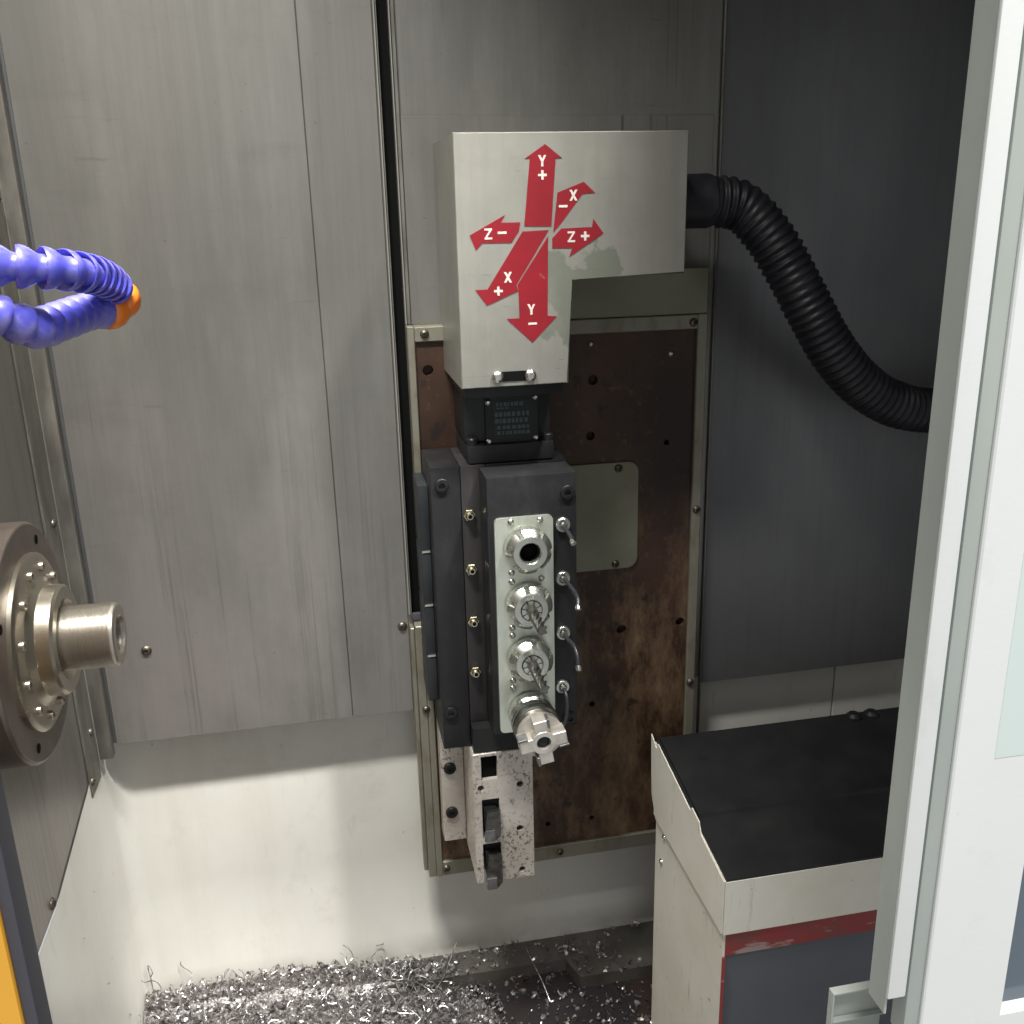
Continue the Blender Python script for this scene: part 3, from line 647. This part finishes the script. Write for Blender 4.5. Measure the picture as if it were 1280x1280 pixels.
# ------------------------------------------------------------------ spindle on the left wall
ya, za = -0.220, -0.2915
sd = thing('spindle', 'lathe spindle nose with a stepped steel hub and a bright threaded shaft', 'spindle', (-0.24, ya, -0.38))
def X(name, prof, m, n=64, angle=25): return part(name, lathe([(d, r) for d, r in prof], n, 'x', (0, ya, za)), m, sd, angle=angle)
X('housing', [(-.300, .0885), (-.2250, .0885), (-.2230, .0870), (-.2225, .0860), (-.2225, .0500)], SPIND, 96)
rg = X('flange_ring', [(-.2225, .0655), (-.2195, .0655), (-.2182, .0635), (-.2175, .0600), (-.2165, .0450), (-.2155, .0440)], SPINL, 72)
X('hub', [(-.2172, .0490), (-.2160, .0460), (-.2145, .0440), (-.2125, .0412), (-.2030, .0405), (-.2010, .0385), (-.2010, .0300), (-.2060, .0270)], SPINL, 72)
X('shaft', [(-.2070, .0236), (-.1680, .0236)] + [(-.1680 + .0003 * i, .0236) for i in range(1, 3)] + [(-.1655, .0228), (-.1645, .0215), (-.1645, .0150), (-.1670, .0130), (-.1850, .0125)], SHAFT, 64)
bm = bmesh.new()
for i in range(39):                 # thread ridges under the shaft
    lathe([(-.2030 + .0009 * i - .0003, .02345), (-.2030 + .0009 * i, .02395), (-.2030 + .0009 * i + .0003, .02345)], 48, 'x', (0, ya, za), bm, cap=False)
part('thread', bm, SHAFT, sd)
SC_H = cap_screw(0.0035, 0.003, SPINL)
for k in range(12):
    a = R(30 * k + 10)
    put('screw', SC_H, rg, (-.2172, ya + .0545 * math.cos(a), za + .0545 * math.sin(a)), ROTX)
for k in range(4):
    a = R(90 * k + 60)
    part('bore', lathe([(-.2230, .0036), (-.2221, .0036)], 16, 'x', (0, ya + .0555 * math.cos(a) * 1.38, za + .0555 * math.sin(a) * 1.38)), VOID, sd)

# ------------------------------------------------------------------ segmented coolant hose
lh = thing('coolant_hose', 'blue segmented coolant hose bent into a loop with an orange joint', 'coolant hose', (-0.14, -0.36, -0.07))
HC = [P(-75, 322, -.405), P(-25, 330, -.405), P(20, 333, -.402), P(62, 336, -.396), P(98, 340, -.380), P(124, 346, -.352), P(141, 357, -.326), P(150, 376, -.312), P(138, 386, -.318), P(108, 390, -.336),
      P(76, 401, -.365), P(46, 410, -.388), P(15, 401, -.402), P(-30, 385, -.412), P(-80, 372, -.418)]
cv = spline(HC, 600); ln = [0.0]
for a, b in zip(cv, cv[1:]): ln.append(ln[-1] + (b - a).length)
SEG = 0.0112
def at_len(s):
    for i in range(len(ln) - 1):
        if ln[i + 1] >= s: return cv[i].lerp(cv[i + 1], (s - ln[i]) / max(1e-9, ln[i + 1] - ln[i])), (cv[min(i + 3, 600)] - cv[max(i - 3, 0)]).normalized()
    return cv[-1], (cv[-1] - cv[-2]).normalized()
pr = [(.0030, .0085), (-.0004, .0108), (-.0010, .0116), (-.0004, .0120), (.0010, .0121), (.0030, .0117), (.0055, .0103), (.0080, .0084), (.0095, .0078), (.0120, .0078), (.0140, .0086), (.0145, .0080)]
def seg_bm(pr, k=0.88): return lathe([(d, r * k) for d, r in pr], 28, 'z')
SEGM = finish('segment', seg_bm(pr), BLUE, angle=60)
OSEG = finish('orange_joint', seg_bm([(-.002, .0085), (-.001, .0118), (.0015, .0128), (.006, .0128), (.009, .0120), (.011, .0090)]), ORANGE, angle=60)
s = 0.0; mid = None
tot = ln[-1]
imid = min(range(601), key=lambda i: (cv[i] - HC[7]).length); smid = ln[imid]
while s < tot - SEG:
    p, t = at_len(s)
    o_ = smid - SEG * .75 < s <= smid + SEG * 1.3
    put('joint' if o_ else 'segment', OSEG if o_ else SEGM, lh, p, t.to_track_quat('Z', 'Y').to_euler())
    s += SEG

# ------------------------------------------------------------------ tailstock guard at lower right
tg = thing('way_cover_box', 'cream painted guard box with a black rubber top and red stripe', 'guard box', (0.4, -0.2, -0.866))
X0 = 0.2975
def slab(x0, x1, prof):
    """profile (y,z) pushed along x"""
    bm = bmesh.new(); a = [bm.verts.new((x0, y, z)) for y, z in prof]; b = [bm.verts.new((x1, y, z)) for y, z in prof]; n = len(prof)
    bm.faces.new(a); bm.faces.new(b[::-1])
    for i in range(n): bm.faces.new((a[i], b[i], b[(i + 1) % n], a[(i + 1) % n]))
    return bm
YB, YFR = -0.105, -0.285
part('hood', slab(X0, 0.70, [(YB, -.5140), (YFR, -.5445), (YFR, -.5985), (YB, -.5985)]), WHITE_T, tg, smooth=False)
part('side_sheet', slab(X0 - .0016, X0 - .0005, [(YB + .008, -.5090), (YB - .008, -.5170), (YB - .012, -.5095), (-.205, -.5265), (-.209, -.5215), (-.226, -.5245), (-.232, -.5345), (YFR + .001, -.5440), (YFR + .001, -.5975), (YB - .01, -.5975), (YB + .004, -.575)]), WHITE_T, tg, smooth=False)
part('rubber_top', slab(X0 + .0006, 0.70, [(YB - .001, -.5115), (YFR + .0005, -.5424), (YFR + .0005, -.5441), (YB - .001, -.5136)]), RUBBER, tg, smooth=False)
part('top_pad', slab(X0 + .004, 0.70, [(YB - .002, -.5085), (-.212, -.5270), (-.214, -.5305), (YB - .002, -.5120)]), RUBBER, tg, smooth=False)
part('lower_side', slab(X0 + .0015, X0 + .004, [(YB - .004, -.5986), (YFR + .004, -.5986), (YFR + .004, -.8655), (YB - .004, -.8655)]), WHITE_T, tg, smooth=False)
part('lower_body', B(X0 + .0042, 0.70, YFR + .006, YB - .006, -.8660, -.5987), TAILG, tg)
part('red_stripe', B(X0 + .0042, 0.70, YFR + .0040, YFR + .0058, -.6245, -.5990), REDP, tg, smooth=False)
part('corner_stripe', B(X0 + .0016, X0 + .0041, YFR + .0022, YFR + .0039, -.8650, -.6250), REDP, tg, smooth=False)
for x in (0.512, 0.532): part('hinge_knob', lathe([(-.515, .0085), (-.5085, .0080), (-.5055, .0050)], 16, 'z', (x, -.112, 0)), RUBBER, tg)
for y, z in ((-.135, -.606), (-.128, -.640)): put('screw', S_SMALL, tg, (X0 + .0014, y, z), (0, 0, R(-90)))

# ------------------------------------------------------------------ sliding door on the right, near the camera
dr = thing('machine_door', 'white sliding machine door with a small window at the right of the opening', 'door', (0.4, -0.55, -0.42))
zb, zt = -0.402, 0.46
part('edge_return', B(0.2655, 0.2670, -0.5545, -0.5390, zb - .012, zt, bev=.0004, seg=1), DOORG, dr)
part('edge_flange', B(0.2650, 0.2755, -0.5570, -0.5546, zb, zt, bev=.0010), DOORW, dr)
part('seal_groove', B(0.2757, 0.2772, -0.5545, -0.5480, zb, zt), SEAL, dr)
part('stile', B(0.2773, 0.2860, -0.5560, -0.5440, zb - .03, zt, bev=.0012), DOORG, dr)
part('skin', cut(B(0.2861, 0.64, -0.5580, -0.5440, -0.62, zt, bev=.0008, seg=1), [B(0.3345, 0.60, -0.57, -0.53, -0.4262, -0.3050)]), DOORW, dr, smooth=False)
part('window_pane', B(0.3338, 0.601, -0.5500, -0.5470, -0.4270, -0.3040), GLASSD, dr)
part('reflection', B(0.3080, 0.60, -0.5582, -0.5575, -0.2620, 0.30), REFLECT, dr)  # thin teal sheet standing in for a soft reflection on the door
bk = thing('door_rail_bracket', 'folded grey steel rail bracket at the foot of the white door', 'bracket', (0.27, -0.52, -0.47))
for nm, a in (('top_flange', (.2558, .2900, -.5220, -.5165, -.4308, -.4294)), ('side_web', (.2558, .2570, -.5219, -.5165, -.5300, -.4309)), ('back_web', (.2572, .2900, -.5177, -.5165, -.5300, -.4310)), ('shelf', (.2572, .2900, -.5218, -.5179, -.4510, -.4498))):
    part(nm, B(*a, bev=.0003, seg=1), DOORG, bk)

# ------------------------------------------------------------------ yellow front panel at lower left
yp = thing('front_panel', 'yellow painted front panel with a dark rubber edge seal beside the opening', 'panel', (-0.25, -0.51, -0.87))
part('skin', B(-0.60, -0.1645, -0.5200, -0.5000, -0.88, 0.47, bev=.0015), YELLOW, yp)
part('edge_seal', B(-0.1644, -0.1582, -0.5180, -0.5010, -0.88, 0.47, bev=.0015), GASKET, yp)

# ------------------------------------------------------------------ swarf
random.seed(11)
def heap(x, y):
    """height of the swarf over the tray base"""
    a = 1 / (1 + math.exp((x - 0.0) / 0.045))
    h = 0.034 * a * math.exp(-((y + 0.03) / 0.11) ** 2)
    b = math.exp(-((x - 0.06) / 0.06) ** 2) * math.exp(-((y + 0.085) / 0.05) ** 2) * 0.026
    return h + b + 0.008 * a * noise.noise(Vector((x * 18, y * 18, 0)))
def chip(bm, p, size, curl):
    """one curled flake: a short bent ribbon"""
    n = random.choice((2, 3, 4)) if not curl else 9
    q = Matrix.Rotation(random.uniform(0, 6.28), 3, 'Z') @ Matrix.Rotation(random.uniform(-1.2, 1.2), 3, 'X') @ Matrix.Rotation(random.uniform(-1, 1), 3, 'Y')
    wd = size * random.uniform(.08, .30) if not curl else size * .08
    k = random.uniform(.8, 3.2) / n * (2.2 if curl else 1); ang = 0; c = Vector((0, 0, 0)); prev = None
    st = size / n * (3.0 if curl else 1)
    hl = random.uniform(-.25, .25) * st
    for i in range(n + 1):
        v = []
        for sgn in (-1, 1):
            v.append(bm.verts.new(p + q @ (c + Vector((0, sgn * wd * (0.6 if i in (0, n) else 1), random.uniform(-.1, .1) * wd)))))
        if prev: bm.faces.new((prev[0], prev[1], v[1], v[0]))
        prev = v
        c = c + Vector((math.cos(ang) * st, hl, math.sin(ang) * st)); ang += k
bm = bmesh.new()
for i in range(11000):
    x = random.uniform(-0.25, 0.14); y = random.uniform(-0.20, 0.024)
    h = heap(x, y)
    if h < 0.004 and random.random() > .15: continue
    base = -0.850 if y > -0.008 else -0.8665
    z = max(base + .001, base + h + random.uniform(-.010, .003))
    if y > -0.01: z = max(base + .001, -0.8665 + .012 + h + random.uniform(-.01, .002)) 
    chip(bm, Vector((x, y, z)), random.uniform(.0022, .0082) * (1.8 if random.random() < .06 else 1), random.random() < .05)
for i in range(1900):
    x = random.uniform(0.0, 0.36); y = random.uniform(-0.16, 0.024)
    d = noise.noise(Vector((x * 14, y * 26, 3))) 
    if d < random.uniform(-.35, .35): continue
    base = -0.850 if (y > (-0.012 if x < .23 else -.045)) else -0.8665
    chip(bm, Vector((x, y, base + random.uniform(.0008, .003))), random.uniform(.003, .009), random.random() < .03)
for i in range(330):               # long curled strands lying over the heap
    x = random.uniform(-0.245, 0.09); y = random.uniform(-0.16, 0.012); h = heap(x, y)
    if h < 0.008: continue
    z = (-0.850 if y > -.01 else -0.8665) + max(h - (.004 if y > -.01 else -.002), .001) + random.uniform(0, .004)
    a = random.uniform(0, 6.28); rad = random.uniform(.003, .012); pit = random.uniform(.0005, .005); tot_ = random.uniform(2, 9)
    q = Matrix.Rotation(random.uniform(0, 6.28), 3, 'Z') @ Matrix.Rotation(random.uniform(0.7, 1.7), 3, 'X')
    pts = [Vector((x, y, z)) + q @ Vector((rad * math.cos(a + t_ * tot_ / 14), rad * math.sin(a + t_ * tot_ / 14) * .6, pit * t_ * tot_ / 14)) for t_ in range(15)]
    pts = [Vector((p.x, min(p.y, .027), max(p.z, z - .003))) for p in pts]
    if max((b_ - a_).length for a_, b_ in zip(pts, pts[1:])) < 1e-4: continue
    tube(pts, random.uniform(.0003, .0007), 4, bm)
for i in range(5): chip(bm, Vector((-0.2515, random.uniform(-.2, -.02), random.uniform(-.80, -.6))), random.uniform(.004, .009), False)
sw = put('metal_swarf', finish('metal_swarf', bm, CHIP, smooth=False)); sw['kind'] = 'stuff'; sw['label'] = 'heap of bright curled metal swarf lying in the tray'; sw['category'] = 'swarf'
# swarf bed: the packed mass below the loose flakes
bm = bmesh.new(); g = {}
for i in range(41):
    for j in range(25):
        x = -0.2525 + 0.40 * i / 40; y = -0.22 + 0.246 * j / 24
        g[i, j] = bm.verts.new((x, y, -0.8700 + max(0, heap(x, y) - .003) * 1.0 + (.010 if y > -.01 and heap(x, y) > .012 else 0)))
for i in range(40):
    for j in range(24): bm.faces.new((g[i, j], g[i + 1, j], g[i + 1, j + 1], g[i, j + 1]))
sb = put('packed_swarf', finish('packed_swarf', bm, mat('packed_swarf_grime', (0.10, 0.09, 0.085), 0.4, 0.6, vary=(0.3, 0.28, 0.27), vs_=300, bump=0.6, bscale=300))); sb['kind'] = 'stuff'; sb['label'] = 'dull packed swarf under the loose bright flakes'; sb['category'] = 'swarf'
def curl(pts, r, lb):
    single('swarf_curl', tube(spline(pts, 40), r, 6), CHIP, lb, 'swarf curl', 'long swarf curls')
curl([(-0.2440, 0.012, -.838), (-0.2450, 0.016, -.815), (-0.2470, 0.018, -.795), (-0.2440, 0.012, -.788), (-0.2410, 0.010, -.795), (-.2435, .012, -.802)], .0006, 'thin looped swarf thread standing in the white tray corner')
curl([(0.02, -.10, -.842), (0.05, -.06, -.838), (0.075, -.03, -.835), (0.088, -.008, -.828), (0.098, 0.004, -.815)], .0006, 'long swarf wire arching from the heap over the dark trough')
curl([(0.195, -.06, -.862), (0.190, -.04, -.850), (0.184, -.018, -.842), (0.180, 0.0, -.836)], .0006, 'straight swarf wire leaning over the trough edge below the rusty plate')
